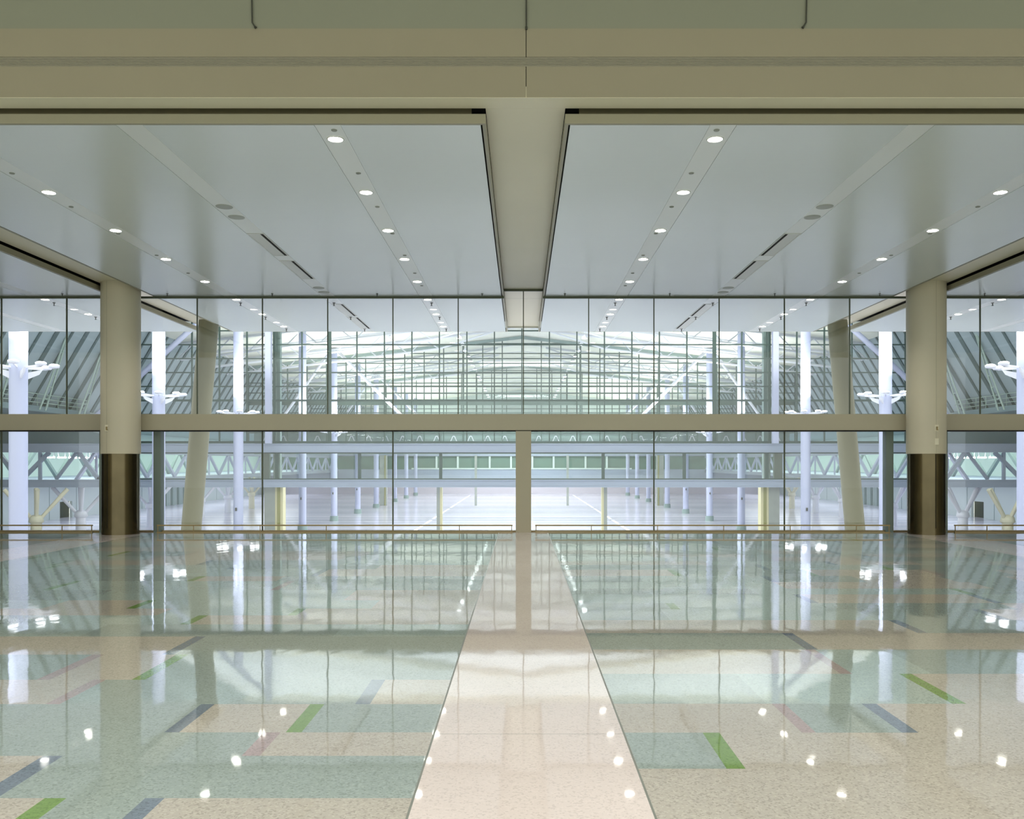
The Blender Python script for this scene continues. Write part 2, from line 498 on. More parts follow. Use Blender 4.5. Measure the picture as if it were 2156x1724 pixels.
# ------------------------------------------------------------------ ceiling fittings
def downlight():
    r_ = empty('downlight')
    a = MB(); a.lathe(0, 0, [(0.088, 0.0), (0.088, -0.006), (0.100, -0.006), (0.104, 0.001)], 28)
    a.build('trim_ring', M['white_trim'], r_)
    l_ = MB(); n = 28
    l_.add([(0.088 * math.cos(2 * math.pi * i / n), 0.088 * math.sin(2 * math.pi * i / n), -0.004) for i in range(n)],
           [tuple(reversed(range(n)))])
    l_.build('lens', M['lens'], r_)
    ld = bpy.data.lights.new('downlight_bulb', 'SPOT'); ld.energy = 75; ld.color = (1.0, 0.96, 0.89)
    ld.spot_size = math.radians(130); ld.spot_blend = 0.6; ld.shadow_soft_size = 0.05
    lo = bpy.data.objects.new('downlight_bulb', ld); C.objects.link(lo); lo.location = (0, 0, -0.03); lo.parent = r_
    return r_


dproto = None
def put_downlight(x, y, label, group):
    global dproto
    if dproto is None: dproto = downlight(); o = dproto
    else: o = copy_tree(dproto)
    o.location = (x, y, ZP); tag(o, label, 'downlight', group)


DY = [10.36 + 2.04 * i for i in range(8)]
for sg in (-1, 1):
    for nm, X, ys in (('nearest the central beam', 2.275, DY), ('nearest the column', 6.825, DY)):
        for i, y in enumerate(ys):
            put_downlight(sg * X, y, 'round downlight, %s from front, in ceiling strip %s, %s side' % (ORD[i], nm, SIDE[sg]),
                          'round downlights in the ceiling strips')
    for i, y in enumerate(DY[4:]):
        put_downlight(sg * 11.375, y, 'round downlight beyond the round column at far %s, %s from the front' % (SIDE[sg], ORD[i]),
                      'round downlights in the ceiling strips')

# slot diffusers in the middle strip of the two centre bays
def slot(l):
    r_ = empty('slot_diffuser')
    f = MB(); w_ = 0.145
    f.box(-w_, w_, 0, 0.02, -0.006, 0.004); f.box(-w_, w_, l - 0.02, l, -0.006, 0.004)
    f.box(-w_, -w_ + 0.02, 0.02, l - 0.02, -0.006, 0.004); f.box(w_ - 0.02, w_, 0.02, l - 0.02, -0.006, 0.004)
    f.box(-w_ + 0.02, w_ - 0.075, 0.02, l - 0.02, -0.003, 0.004)
    f.build('frame', M['white_trim'], r_)
    s_ = MB(); s_.box(w_ - 0.075, w_ - 0.02, 0.02, l - 0.02, -0.0015, 0.004)
    s_.build('black_slot', M['dark'], r_)
    return r_


for sg in (-1, 1):
    for i, (a, b_) in enumerate(((14.63, 16.2), (16.6, 18.25), (21.15, 22.9), (23.1, 25.05))):
        o = slot(b_ - a); o.location = (sg * 4.55, a, ZP)
        if sg > 0: o.scale.x = -1
        where = 'in front of' if i < 2 else 'behind'
        tag(o, 'long slot diffuser in %s ceiling bay, %s one %s the glass wall' % (SIDE[sg], ('nearer', 'farther')[i % 2], where),
            'air diffuser', 'slot diffusers in the ceiling')

# ceiling speakers
sp_m = MB(); sp_m.lathe(0, 0, [(0.0, -0.008), (0.10, -0.008), (0.125, -0.004), (0.13, 0.004)], 24)
spk = None
for sg in (-1, 1):
    for i, y in enumerate((13.1, 13.66, 19.2, 19.7)):
        if spk is None: spk = sp_m.build('ceiling_speaker', mat('speaker_grey', lin(176, 180, 174), 0.5)); o = spk
        else: o = spk.copy(); C.objects.link(o)
        o.location = (sg * 4.55, y, ZP)
        tag(o, 'flat grey round ceiling speaker in the %s bay, %s from the front' % (SIDE[sg], ORD[i]), 'ceiling speaker',
            'flat round speakers in the ceiling')

# concealed sprinkler plates and pendant sprinklers
cp = MB(); cp.lathe(0, 0, [(0.0, -0.008), (0.030, -0.008), (0.036, 0.002)], 16)
cpo = None
for sg in (-1, 1):
    for X, ys, nm in ((2.23, (10.08, 11.58, 13.1, 14.63, 16.17, 17.7, 18.95), 'inner'),
                      (6.87, (10.08, 11.58, 13.1, 14.63, 16.17, 17.7), 'outer')):
        for i, y in enumerate(ys):
            if cpo is None: cpo = cp.build('sprinkler_plate', mat('sprinkler_plate', lin(150, 154, 146), 0.5)); o = cpo
            else: o = cpo.copy(); C.objects.link(o)
            o.location = (sg * X, y, ZP)
            tag(o, 'small flat sprinkler plate, %s from the front, in %s ceiling strip on the %s' % (ORD[i], nm, SIDE[sg]),
                'sprinkler', 'flat sprinkler plates in the ceiling strips')


def pendant():
    r_ = empty('pendant_sprinkler')
    a = MB(); a.lathe(0, 0, [(0.035, 0.0), (0.035, -0.008), (0.012, -0.012), (0.012, -0.055)], 12)
    a.build('body', M['sprinkler'], r_)
    d = MB(); d.lathe(0, 0, [(0.0, -0.055), (0.012, -0.06), (0.028, -0.07), (0.0, -0.072)], 12)
    d.build('deflector', M['sprinkler'], r_)
    return r_


pp = None
for sg in (-1, 1):
    for X, nm in ((2.23, 'inner'), (4.6, 'middle'), (6.87, 'outer'), (11.4, 'far side')):
        for i, y in enumerate((21.0, 23.05, 25.1)):
            if pp is None: pp = pendant(); o = pp
            else: o = copy_tree(pp)
            o.location = (sg * X, y, ZP)
            tag(o, 'pendant sprinkler behind the glass, %s strip on the %s, %s from glass' % (nm, SIDE[sg], ORD[i]),
                'sprinkler', 'pendant sprinklers behind the glass')
    for i in range(5):
        o = copy_tree(pp); o.location = (sg * (0.95 + 2.41 * i) , 19.85, ZP)
        o.scale = (0.8, 0.8, 0.8)
        tag(o, 'small sprinkler above the glass head rail, %s to the %s of central beam' % (ORD[i], SIDE[sg]),
            'sprinkler', 'sprinklers along the glass head rail')

# ------------------------------------------------------------------ glass wall of the lobby
YG = 20.2
ZT0, ZT1 = 2.36, 2.73
win = tag(empty('window_1', (0, YG, 0)), kind='structure')
pitch = 1.525
hd = MB(); hd.box(-XE, -BH, -0.03, 0.03, ZP - 0.045, ZP); hd.box(BH, XE, -0.03, 0.03, ZP - 0.045, ZP)
hd.box(-BH, BH, -0.03, 0.03, ZB - 0.045, ZB)
hd.build('head_rail', M['joint'], win)
sl_ = MB(); sl_.box(-XE, XE, -0.04, 0.04, 0, 0.03); sl_.build('sill_rail', M['bronze_rail'], win)
for j in range(-17, 18):
    x = j * pitch
    if abs(x) > XE or abs(abs(x) - 9.15) < 0.01: continue
    mj = MB(); top = ZP - 0.045 if j else ZB - 0.045
    mj.box(x - 0.011, x + 0.011, -0.012, 0.03, ZT1, top)
    mj.build('upper_joint', M['joint'], win)
for j in range(-8, 9):
    x = j * 3.05
    if j == 0 or j % 3 == 0: continue
    mj = MB(); mj.box(x - 0.014, x + 0.014, -0.012, 0.03, 0.03, ZT0)
    mj.build('lower_joint', M['joint'], win)
for j in range(-18, 18):
    a = max(j * pitch, -XE); b_ = min((j + 1) * pitch, XE)
    p = MB(); p.box(a + 0.011, b_ - 0.011, 0, 0.012, ZT1, ZP - 0.045)
    if j == -1: p.box(-BH, -0.011, 0, 0.012, ZP - 0.045, ZB - 0.045)
    if j == 0: p.box(0.011, BH, 0, 0.012, ZP - 0.045, ZB - 0.045)
    p.build('upper_pane', M['glass'], win)
for j in range(-9, 9):
    a = max(j * 3.05, -XE) + 0.014; b_ = min((j + 1) * 3.05, XE) - 0.014
    p = MB(); p.box(a, b_, 0, 0.012, 0.03, ZT0); p.build('lower_pane', M['glass'], win)
# jambs beside the round columns
for sg in (-1, 1):
    jb = MB()
    for c_ in (sg * 8.52, sg * 9.78): jb.box(c_ - 0.085, c_ + 0.085, -0.10, 0.10, 0, ZT0)
    jb.build('jamb', M['jamb'], win)
# transom band and central post: beige metal
tb = MB(); tb.box(-XE, XE, 19.92, 20.42, ZT0 - 0.0, ZT1)
tb.box(-XE, XE, 19.935, 20.42, ZT0 - 0.02, ZT0, 1)
tag(tb.build('trim_2', [M['transom'], M['dark']]), kind='structure')
cpst = MB(); cpst.box(-0.178, 0.178, 19.925, 20.40, 0, ZT0 - 0.02)
tag(cpst.build('trim_3', M['transom']), kind='structure')

# low bronze guard rails in front of the glass
def guard(x0, x1, posts, label):
    r_ = empty('guard_rail', (x0, 19.86, 0))
    a = MB(); a.box(0, x1 - x0, -0.02, 0.02, 0.155, 0.185); a.build('top_bar', M['bronze_rail'], r_)
    a = MB(); a.box(0, x1 - x0, -0.02, 0.02, 0.0, 0.022); a.build('bottom_bar', M['bronze_rail'], r_)
    for p_ in posts:
        c = MB(); c.box(p_ - x0 - 0.008, p_ - x0 + 0.008, -0.008, 0.008, 0.022, 0.155); c.build('post', M['bronze_rail'], r_)
    tag(r_, label, 'guard rail', 'low bronze guard rails along the glass')


guard(-8.42, -0.25, [-8.40, -7.58, -6.05, -4.53, -3.0, -1.47, -0.27], 'low bronze guard rail between the left round column and the central post')
guard(0.27, 8.42, [0.29, 1.56, 3.08, 4.6, 6.13, 7.65, 8.40], 'low bronze guard rail between the central post and the right round column')
guard(-15.2, -9.9, [-15.1, -13.6, -12.1, -10.6, -9.92], 'low bronze guard rail beyond the round column at the left edge')
guard(9.9, 15.2, [9.92, 10.65, 12.2, 13.7, 15.1], 'low bronze guard rail beyond the round column at the right edge')

# ------------------------------------------------------------------ round columns with bronze base
def round_column(sg):
    r_ = empty('round_column', (sg * 9.13, 19.6, 0))
    R = 0.42
    s_ = MB(); s_.tube((0, 0, 1.81), (0, 0, ZB - 0.001), R, n=64)
    s_.build('shaft', M['cream'], r_)
    b1 = MB(); b1.tube((0, 0, 0.0), (0, 0, 1.81), R - 0.02, n=64)
    bb = b1.build('bronze_base', M['bronze'], r_)
    # vertical seams facing the room
    ang = math.radians(-90 - 18 * 1)
    sx, sy = (R - 0.02) * math.cos(ang), (R - 0.02) * math.sin(ang)
    if sg > 0: sx = (R - 0.02) * math.cos(math.radians(-86)); sy = (R - 0.02) * math.sin(math.radians(-86))
    q = MB(); q.box(sx - 0.006, sx + 0.006, sy - 0.004, sy + 0.01, 0.15, 1.8); q.build('seam', M['dark'], bb)
    q = MB(); k_ = R / (R - 0.02)
    q.box(sx * k_ - 0.002, sx * k_ + 0.002, sy * k_ - 0.002, sy * k_ + 0.01, 1.82, ZB - 0.01); q.build('shaft_seam', M['panel_edge'], r_)
    tag(r_, 'cream round column with polished bronze base on the %s, in front of the glass' % SIDE[sg], 'column',
        'round columns with bronze bases')
    return sx + sg * 9.13, 19.6 + sy


for sg in (-1, 1):
    sx, sy = round_column(sg)
    hs = [(2.38, 'upper')] if sg < 0 else [(2.38, 'upper'), (2.08, 'lower')]
    for z, nm in hs:
        w_ = empty('wall_sensor', (sx + (0.0 if sg < 0 else 0.01), sy - 0.028, z))
        a = MB(); a.box(-0.042, 0.042, 0, 0.025, -0.07, 0.07); a.build('cover', M['cream_beam'], w_)
        if nm == 'upper':
            a = MB(); a.box(-0.014, 0.014, -0.02, 0.0, -0.045, 0.03); a.box(-0.008, 0.030, -0.014, 0, -0.05, -0.035)
            a.build('key_switch', M['bronze_rail'], w_)
        lab = 'small beige control plate on the left round column' if sg < 0 else 'small beige %s control plate on the right round column' % nm
        tag(w_, lab, 'control plate')

# ------------------------------------------------------------------ leaning columns beyond the glass
for sg in (-1, 1):
    r_ = empty('leaning_column', (sg * 9.9, 24.3, -6.96))
    top = Vector((sg * 8.83, 24.3, ZP + 0.1)) - Vector(r_.location)
    d = MB(); d.tube((0, 0, 0), top, 0.27, n=40); d.build('shaft', M['lean'], r_)
    bpl = MB(); bpl.tube((0, 0, 0), (0, 0, 0.12), 0.42, n=32); bpl.build('base_plate', M['concrete'], r_)
    tag(r_, 'beige leaning column beyond the glass beside the %s round column' % SIDE[sg], 'column', 'leaning columns beyond the glass')

# ================================================================== ATRIUM AND EXHIBITION HALL
ZF = -6.96
hf = MB(); hf.box(-76, 76, 20.7, 240, ZF - 0.3, ZF)
tag(hf.build('floor_hall', M['hall_floor']), kind='structure')
# painted floor markings
for sg in (-1, 1):
    fm = MB(); y = 108
    i = 0
    for a, b_ in ((106, 119), (121, 128), (131, 160), (163, 178), (181, 226)):
        fm.box(sg * 13.45 - 0.22, sg * 13.45 + 0.22, a, b_, ZF, ZF + 0.006)
    tag(fm.build('floor_marking', mat('white_floor_paint', lin(246, 246, 250), 0.4)),
        'broken white line painted on the hall floor, %s of centre' % SIDE[sg], 'floor marking', 'white lines on the hall floor')

def zroof(x): return 21.4 - 0.112 * abs(x)

# roof lining (gable) from the first curtain wall on, and side linings with ribs
rf = MB()
XS = [-42.5, -34, -25.5, -17, -8.5, 0, 8.5, 17, 25.5, 34, 42.5]
for a, b_ in zip(XS[:-1], XS[1:]):
    rf.add([(a, 94, zroof(a)), (b_, 94, zroof(b_)), (b_, 238, zroof(b_)), (a, 238, zroof(a)),
            (a, 94, zroof(a) + 0.4), (b_, 94, zroof(b_) + 0.4), (b_, 238, zroof(b_) + 0.4), (a, 238, zroof(a) + 0.4)],
           [(0, 3, 2, 1), (4, 5, 6, 7), (0, 1, 5, 4), (2, 3, 7, 6)])
# shallow purlins on the underside
for i in range(0, 16):
    y = 99 + i * 9.144
    for s_ in (-1, 1):
        rf.bar((0, y, zroof(0) - 0.02), (s_ * 42.5, y, zroof(42.5) - 0.02), 0.3, 0.14, 1)
tag(rf.build('ceiling_hall', [M['roof'], M['steel_white']]), kind='structure')

BX, BZ, TX, TZ = 48.5, 7.2, 42.6, 17.2
for sg in (-1, 1):
    w_ = MB()
    w_.add([(sg * BX, 45, BZ), (sg * TX, 45, TZ), (sg * TX, 238, TZ), (sg * BX, 238, BZ),
            (sg * (BX + .3), 45, BZ), (sg * (TX + .3), 45, TZ + .3), (sg * (TX + .3), 238, TZ + .3), (sg * (BX + .3), 238, BZ)],
           [(0, 1, 2, 3), (4, 7, 6, 5), (0, 4, 5, 1), (3, 2, 6, 7)])
    # upper lining before the first curtain wall continues up to the atrium roof
    w_.add([(sg * TX, 45, TZ), (sg * 30, 45, 24), (sg * 30, 95, 24), (sg * TX, 95, TZ)], [(0, 1, 2, 3)])
    for i in range(0, 79):
        y = 46 + i * 2.44
        wdt = 0.62 if i % 2 else 0.34
        w_.bar((sg * (BX - .05), y, BZ), (sg * (TX - .05), y, TZ), wdt, 0.12, 1)
    tag(w_.build('wall_hall_upper_%s' % SIDE[sg], [M['rib_wall'], M['rib_dark']]), kind='structure')
    # side wall of the hall
    w2 = MB()
    w2.box(sg * 70, sg * 70.4, 45, 131, ZF, -0.6); w2.box(sg * 70, sg * 70.4, 134.6, 238, ZF, -0.6)
    w2.box(sg * 70, sg * 70.4, 131, 134.6, -4.4, -0.6)
    w2.box(sg * 70, sg * 70.4, 45, 238, -0.6, 8.0, 1)
    for i in range(24):                               # panel joints
        y = 50 + i * 7.8
        w2.box(sg * 69.97, sg * 70, y, y + 0.12, ZF, -0.6, 2)
    for i in range(7):                                # folded partition panels
        w2.box(sg * 69.5, sg * 70, 163 + i * 3.1, 164.6 + i * 3.1, ZF, -2.2, 2)
    tag(w2.build('wall_hall_%s' % SIDE[sg], [M['hall_wall'], M['pale_green'], M['frame_mid']]), kind='structure')
    dd = MB(); dd.box(sg * 71.2, sg * 71.3, 130, 136, ZF, -4.0)
    tag(dd.build('door_%d' % (1 if sg < 0 else 2), M['black_door']), kind='structure')
    # gallery slab and roof slab behind the first curtain wall
    gs = MB(); gs.box(sg * 50, sg * 70, 95.9, 238, -1.1, -0.45)
    gs.box(sg * 48, sg * 70, 45, 238, 6.7, 7.1, 1)
    tag(gs.build('floor_gallery', [M['beam_blue'], M['grey_panel']]), kind='structure')
    # grey cladding above the side bays
    gp = MB(); gp.box(sg * 43.2, sg * 75, 96.3, 96.8, 3.6, 6.7)
    gp.add([(sg * 43.2, 96.25, 4.4), (sg * 52, 96.25, 6.7), (sg * 54.5, 96.25, 6.7), (sg * 45.4, 96.25, 4.4)], [(0, 1, 2, 3)] if sg > 0 else [(3, 2, 1, 0)], 1)
    tag(gp.build('wall_hall_cladding', [M['grey_panel'], M['rib_wall']]), kind='structure')

# atrium roof and outer shell, above everything the photo shows
ar = MB(); ar.box(-76, 76, 20.6, 96, 24.2, 24.6)
tag(ar.build('ceiling_atrium', M['roof']), kind='structure')

# unseen glowing panel above the first gridded wall, added to brighten the floor reflection
cl = MB(); cl.box(-42, 42, 95.9, 96.0, 19.7, 24.2)
tag(cl.build('window_6', mat('added_glow', lin(235, 242, 250), 0.4, emit=(0.9, 0.96, 1, 1), strength=0.55)), kind='structure')

# far wall of the hall
bw = MB()
bw.box(-76, 76, 236, 236.4, ZF, -1.4, 0)
bw.box(-76, 76, 235.6, 236.0, -3.0, -0.3, 1)
bw.box(-30, 30, 235.4, 235.6, -0.3, 0.05, 3)
bw.box(-76, 76, 236, 236.4, -0.3, 3.3, 2)
bw.box(-76, 76, 235.5, 236.4, 3.3, 4.4, 1)
bw.box(-76, 76, 236, 236.4, 4.4, 24, 4)
for x in (2.9, 8.7, 17.4, 23.2, 29):
    for s_ in (-1, 1): bw.box(s_ * x - 0.25, s_ * x + 0.25, 235.4, 235.9, 0.0, 3.2, 3)
tag(bw.build('wall_hall_back', [M['hall_wall_pink'], M['beam_blue'], M['green_glass'], M['pale_green'], M['hall_wall']]), kind='structure')

# ------------------------------------------------------------------ curtain walls
def curtain(n, Y, z0, top, thick_v, thick_h, bar, halfk=14, z_first=None):
    r_ = tag(empty('window_%d' % n, (0, Y, z0)), kind='structure')
    dz = 1.545
    fr = MB()
    for k in range(-halfk, halfk + 1):
        x = k * 3.048
        w_ = thick_v.get(abs(k), bar)
        fr.box(x - w_ / 2, x + w_ / 2, -0.12, 0.12, 0, top(x) - z0)
    z = 0.0; i = 0
    while z0 + z < top(0):
        zz = z0 + z
        h = thick_h.get(i, bar)
        # half width where the roof clips the rail
        xm = halfk * 3.048
        if top(xm) < zz: xm = min(xm, max(0, (top(0) - zz) / 0.112))
        fr.box(-xm, xm, -0.10, 0.10, z - h / 2, z + h / 2)
        z += dz; i += 1
    fr.build('mullions', M['frame_dark'], r_)
    gl = MB(); xm = halfk * 3.048
    for a, b_ in ((-xm, 0), (0, xm)):
        gl.add([(a, 0, 0), (b_, 0, 0), (b_, 0, top(b_) - z0), (a, 0, top(a) - z0)], [(0, 1, 2, 3)])
    gl.build('panes', M['glass_hall'], r_)
    return r_


w1 = curtain(2, 95.85, 3.83, lambda x: 19.6, {7: 0.40, 9: 0.3, 14: 0.45}, {0: 0.26, 3: 0.22}, 0.13)
w2 = curtain(3, 135.0, 4.7, lambda x: zroof(x) - 0.3, {3: 0.28}, {4: 0.7, 0: 0.3}, 0.15)
w3 = curtain(4, 175.0, 4.7, lambda x: zroof(x) - 0.3, {3: 0.28}, {3: 0.5, 0: 0.3}, 0.15)
for wn, Yw in ((w2, 0), (w3, 0)):
    g = MB()
    for s_ in (-1, 1): g.bar((0, 0.0, 21.4 - 0.3 - 4.7), (s_ * 42.6, 0.0, 21.4 - 0.3 - 4.7 - 0.112 * 42.6), 0.3, 0.45)
    g.build('head_beam', M['frame_mid'], wn)
# pilasters of the first wall
for sg in (-1, 1):
    p = MB(); p.box(sg * 27.43 - 0.31, sg * 27.43 + 0.31, 93.3, 93.9, 3.66, 24.2)
    tag(p.build('steel_pilaster', M['steel_lilac']), 'pale lilac square steel post in front of the gridded glass on the %s' % SIDE[sg], 'post',
        'steel posts at the gridded glass')
    p = MB(); p.box(sg * 27.6 - 0.38, sg * 27.6 + 0.38, 97.3, 98.0, -0.3, 17.9)
    tag(p.build('grey_pilaster', M['frame_mid']), 'grey square post behind the gridded glass on the %s' % SIDE[sg], 'post',
        'grey posts behind the gridded glass')
    p = MB(); p.box(sg * 43.2 - 0.3, sg * 43.2 + 0.3, 95.62, 96.2, ZF, 16.0)
    tag(p.build('dark_pilaster', M['frame_mid']), 'dark grey end post of the gridded glass beside the %s round column' % SIDE[sg], 'post',
        'end posts of the gridded glass')

# ------------------------------------------------------------------ bridge beams at the first wall, and posts between
def beam(name, x0, x1, y0, y1, z0, z1, m_, label, lip=True):
    b_ = MB(); b_.box(x0, x1, y0, y1, z0, z1)
    if lip:
        b_.box(x0, x1, y0 - 0.15, y0, z0, z0 + 0.10); b_.box(x0, x1, y0 - 0.15, y0, z1 - 0.10, z1)
    tag(b_.build(name, m_), label, 'beam', 'long beams across the hall')


beam('bridge_beam', -69.9, 69.9, 94.8, 95.6, 2.70, 3.66, M['beam_blue'], 'upper pale blue grey steel beam crossing the hall under the gridded glass')
beam('bridge_beam', -69.9, 69.9, 94.8, 95.6, -1.13, -0.29, M['beam_blue'], 'lower pale blue grey steel beam crossing the hall below the railing glass')
w5 = tag(empty('window_5', (0, 95.3, -0.29)), kind='structure')
g = MB(); g.box(-43, 43, 0, 0.03, 0, 2.99); g.build('panes', M['glass_hall'], w5)
g = MB()
for x in (8.95, 17.9, 27.0):
    for s_ in (-1, 1): g.box(s_ * x - 0.17, s_ * x + 0.17, -0.15, 0.15, 0, 2.99)
for x in (27.43 + 1.0,):
    for s_ in (-1, 1): g.box(s_ * x - 0.45, s_ * x + 0.45, 0.5, 1.0, 0, 2.99)
g.box(-43, 43, -0.1, 0.1, 0, 0.12); g.box(-43, 43, -0.1, 0.1, 2.87, 2.99)
g.build('posts', M['frame_dark'], w5)

# piers
def pier(x, y, w_, d_, z1, label, cols, group):
    r_ = empty('concrete_pier', (x, y, ZF))
    a = MB(); a.box(-w_ / 2, w_ * 0.08, 0, d_, 0, z1 - ZF); a.build('concrete_half', M[cols[0]], r_)
    a = MB(); a.box(w_ * 0.08, w_ / 2, 0.05, d_, 0, z1 - ZF); a.build('painted_half', M[cols[1]], r_)
    if len(cols) > 2:
        a = MB(); a.box(w_ * 0.2, w_ * 0.36, -0.02, 0.05, 0, z1 - ZF); a.build('stripe', M[cols[2]], r_)
    if x > 0: r_.scale.x = -1
    tag(r_, label, 'pier', group)


for sg in (-1, 1):
    pier(sg * 27.5, 95.7, 2.05, 1.2, -1.14, 'wide grey and yellow pier under the bridge beam on the %s' % SIDE[sg], ('concrete', 'pale_yellow', 'olive'), 'piers under the bridge')
    pier(sg * 9.15, 95.9, 0.62, 0.6, -1.14, 'narrow grey and cream pier under the bridge beam, %s of centre' % SIDE[sg], ('concrete', 'pale_yellow'), 'piers under the bridge')
    pier(sg * 27.43, 171, 1.35, 1.0, 3.0, 'distant grey green pier far back in the hall on the %s' % SIDE[sg], ('concrete', 'concrete', 'olive'), 'distant hall piers')
    pier(sg * 9.1, 171, 0.45, 0.5, 3.0, 'distant thin grey pier near the middle, %s of centre' % SIDE[sg], ('concrete', 'concrete'), 'distant hall piers')

# zigzag truss below the second curtain wall
tr = empty('zigzag_truss', (0, 137.1, 4.0))
tag(tr, 'pale zigzag steel truss seen in the narrow glass band above the bridge beam', 'truss')
a = MB(); a.bar((-42, 0, 0.0), (42, 0, 0.0), 0.2, 0.25); a.bar((-42, 0, 2.3), (42, 0, 2.3), 0.2, 0.2); a.build('chords', M['frame_mid'], tr)
a = MB()
for i in range(-15, 16):
    x = i * 2.7
    a.bar((x - 0.85, 0, 0.1), (x - 0.12, 0, 1.75), 0.13); a.bar((x + 0.12, 0, 1.75), (x + 0.85, 0, 0.1), 0.13)
    a.bar((x - 0.15, 0, 1.75), (x + 0.15, 0, 1.75), 0.14)
a.build('diagonals', M['steel_white'], tr)
bk = MB(); bk.box(-42.5, 42.5, 137.2, 137.6, 2.9, 6.9)
tag(bk.build('wall_hall_band', M['frame_mid']), kind='structure')

# ------------------------------------------------------------------ tall hall columns with lamp rings
def lamp_ring(r_):
    """eight round uplights on brackets around the shaft; local z = 0 at the ring"""
    ring = empty('lamp_ring'); ring.parent = r_
    br = MB()
    for i in range(8):
        t = math.pi / 8 + i * math.pi / 4
        c_, s_ = math.cos(t), math.sin(t)
        br.bar((0.45 * c_, 0.45 * s_, -0.18), (1.72 * c_, 1.72 * s_, -0.12), 0.07, 0.10)
    for i in range(4):
        t = math.pi / 4 + i * math.pi / 2
        c_, s_ = math.cos(t), math.sin(t); u, v = -s_ * 0.05, c_ * 0.05
        pts = [(0.44 * c_, 0.44 * s_, -0.42), (1.2 * c_, 1.2 * s_, -0.22), (1.02 * c_, 1.02 * s_, -0.50), (0.44 * c_, 0.44 * s_, -0.80)]
        vs_ = [(x + u, y + v, z) for x, y, z in pts] + [(x - u, y - v, z) for x, y, z in pts]
        br.add(vs_, [(0, 1, 2, 3), (7, 6, 5, 4), (0, 4, 5, 1), (1, 5, 6, 2), (2, 6, 7, 3), (3, 7, 4, 0)])
    br.build('brackets', M['steel_white'], ring)
    for i in range(8):
        t = math.pi / 8 + i * math.pi / 4
        rr = 1.45 if i % 2 else 1.15
        rr = 1.72
        cx, cy_ = rr * math.cos(t), rr * math.sin(t)
        h = MB(); h.lathe(cx, cy_, [(0.0, -0.13), (0.24, -0.13), (0.28, -0.08), (0.28, 0.0)], 16, 0)
        h.lathe(cx, cy_, [(0.28, 0.0), (0.17, 0.07), (0.0, 0.09)], 16, 1)
        h.build('uplight', [M['steel_white'], M['lamp_glow']], ring)
    return ring


def tall_column():
    r_ = empty('hall_column')
    s_ = MB(); s_.tube((0, 0, 0), (0, 0, 25.0), 0.46, n=40); s_.build('shaft', M['steel_lilac'], r_)
    b_ = MB(); b_.tube((0, 0, 0), (0, 0, 0.75), 0.62, 0.58, n=24); b_.build('plinth', M['frame_mid'], r_)
    f = MB(); f.box(-0.12, 0.02, -0.62, -0.44, 3.9, 4.2); f.build('wall_lamp', M['sprinkler'], r_)
    return r_


def up_spots(x, y, z, power):
    for i, a in enumerate((-90, -150, -30)):
        t = math.radians(a)
        l = bpy.data.lights.new('column_uplight', 'SPOT'); l.energy = power; l.color = (0.95, 0.97, 1)
        l.spot_size = math.radians(52); l.spot_blend = 0.9; l.shadow_soft_size = 0.25
        o = bpy.data.objects.new('column_uplight', l); C.objects.link(o)
        p = Vector((x + 1.72 * math.cos(t), y + 1.72 * math.sin(t), z + 0.2)); o.location = p
        d = Vector((x, y, z + 5.0)) - p
        o.rotation_euler = d.to_track_quat('-Z', 'Y').to_euler()


def roof_uplight(x, y, z, power):
    l = bpy.data.lights.new('roof_uplight', 'SPOT'); l.energy = power; l.color = (1.0, 1.0, 0.94)
    l.spot_size = math.radians(150); l.spot_blend = 0.7; l.shadow_soft_size = 0.5
    o = bpy.data.objects.new('roof_uplight', l); C.objects.link(o)
    o.location = (x * (1 - 1.75 / abs(x)), y, z + 0.25); o.rotation_euler = (math.radians(180), 0, 0)


CY = [47.05, 65.25, 83.6, 108.1, 126.3, 144.6, 162.9, 187.0, 205.3, 223.6]
RZ = [6.95, 6.8, 6.5, 6.2, 6.1, 5.9, 5.7, 5.6, 5.5, 5.4]
tc0 = None; ring0 = None
for sg in (-1, 1):
    for i, (y, rz) in enumerate(zip(CY, RZ)):
        if tc0 is None: tc0 = tall_column(); o = tc0; lamp_ring(o)
        else: o = copy_tree(tc0)
        o.location = (sg * 27.43, y, ZF)
        for ch in o.children:
            if ch.name.startswith('lamp_ring'): ch.location = (0, 0, rz - ZF)
            if ch.name.startswith('shaft') and y > 94: ch.scale.z = (zroof(27.43) - 0.2 - ZF) / 25.0
        tag(o, 'tall white hall column with a lamp ring, %s from the front in the %s row' % (ORD[i], SIDE[sg]), 'column', 'tall hall columns')
        roof_uplight(sg * 27.43, y, rz, 9000 if i < 3 else 7000)
        if i < 7: up_spots(sg * 27.43, y, rz, 2600 if i < 3 else 1700)

# big braces
def brace(p, q, r_, m_, label, group):
    o = MB(); o.tube(Vector((0, 0, 0)), Vector(q) - Vector(p), r_, n=20)
    ob = o.build('steel_brace', m_); ob.location = p
    tag(ob, label, 'brace', group)


for sg in (-1, 1):
    brace((sg * 46.6, 93.6, 6.2), (sg * 27.74, 93.6, 23.4), 0.29, M['steel_lilac'],
          'thick pale diagonal brace in front of the gridded glass at the %s' % SIDE[sg], 'diagonal braces of the hall')
    for n_, (y, sc_) in enumerate(((126.3, 1.0), (162.9, 1.0))):
        nm = ('nearer', 'farther')[n_]
        brace((sg * 17.4, y + 0.3, 8.2), (sg * 27.0, y + 0.3, 17.9), 0.24, M['steel_white'], '%s white diagonal brace sloping towards the middle from %s column row' % (nm, SIDE[sg]), 'diagonal braces of the hall')
        brace((sg * 35.0, y + 0.3, 8.2), (sg * 28.0, y + 0.3, 17.9), 0.20, M['steel_white'], '%s white diagonal brace sloping outwards, %s row of columns' % (nm, SIDE[sg]), 'diagonal braces of the hall')

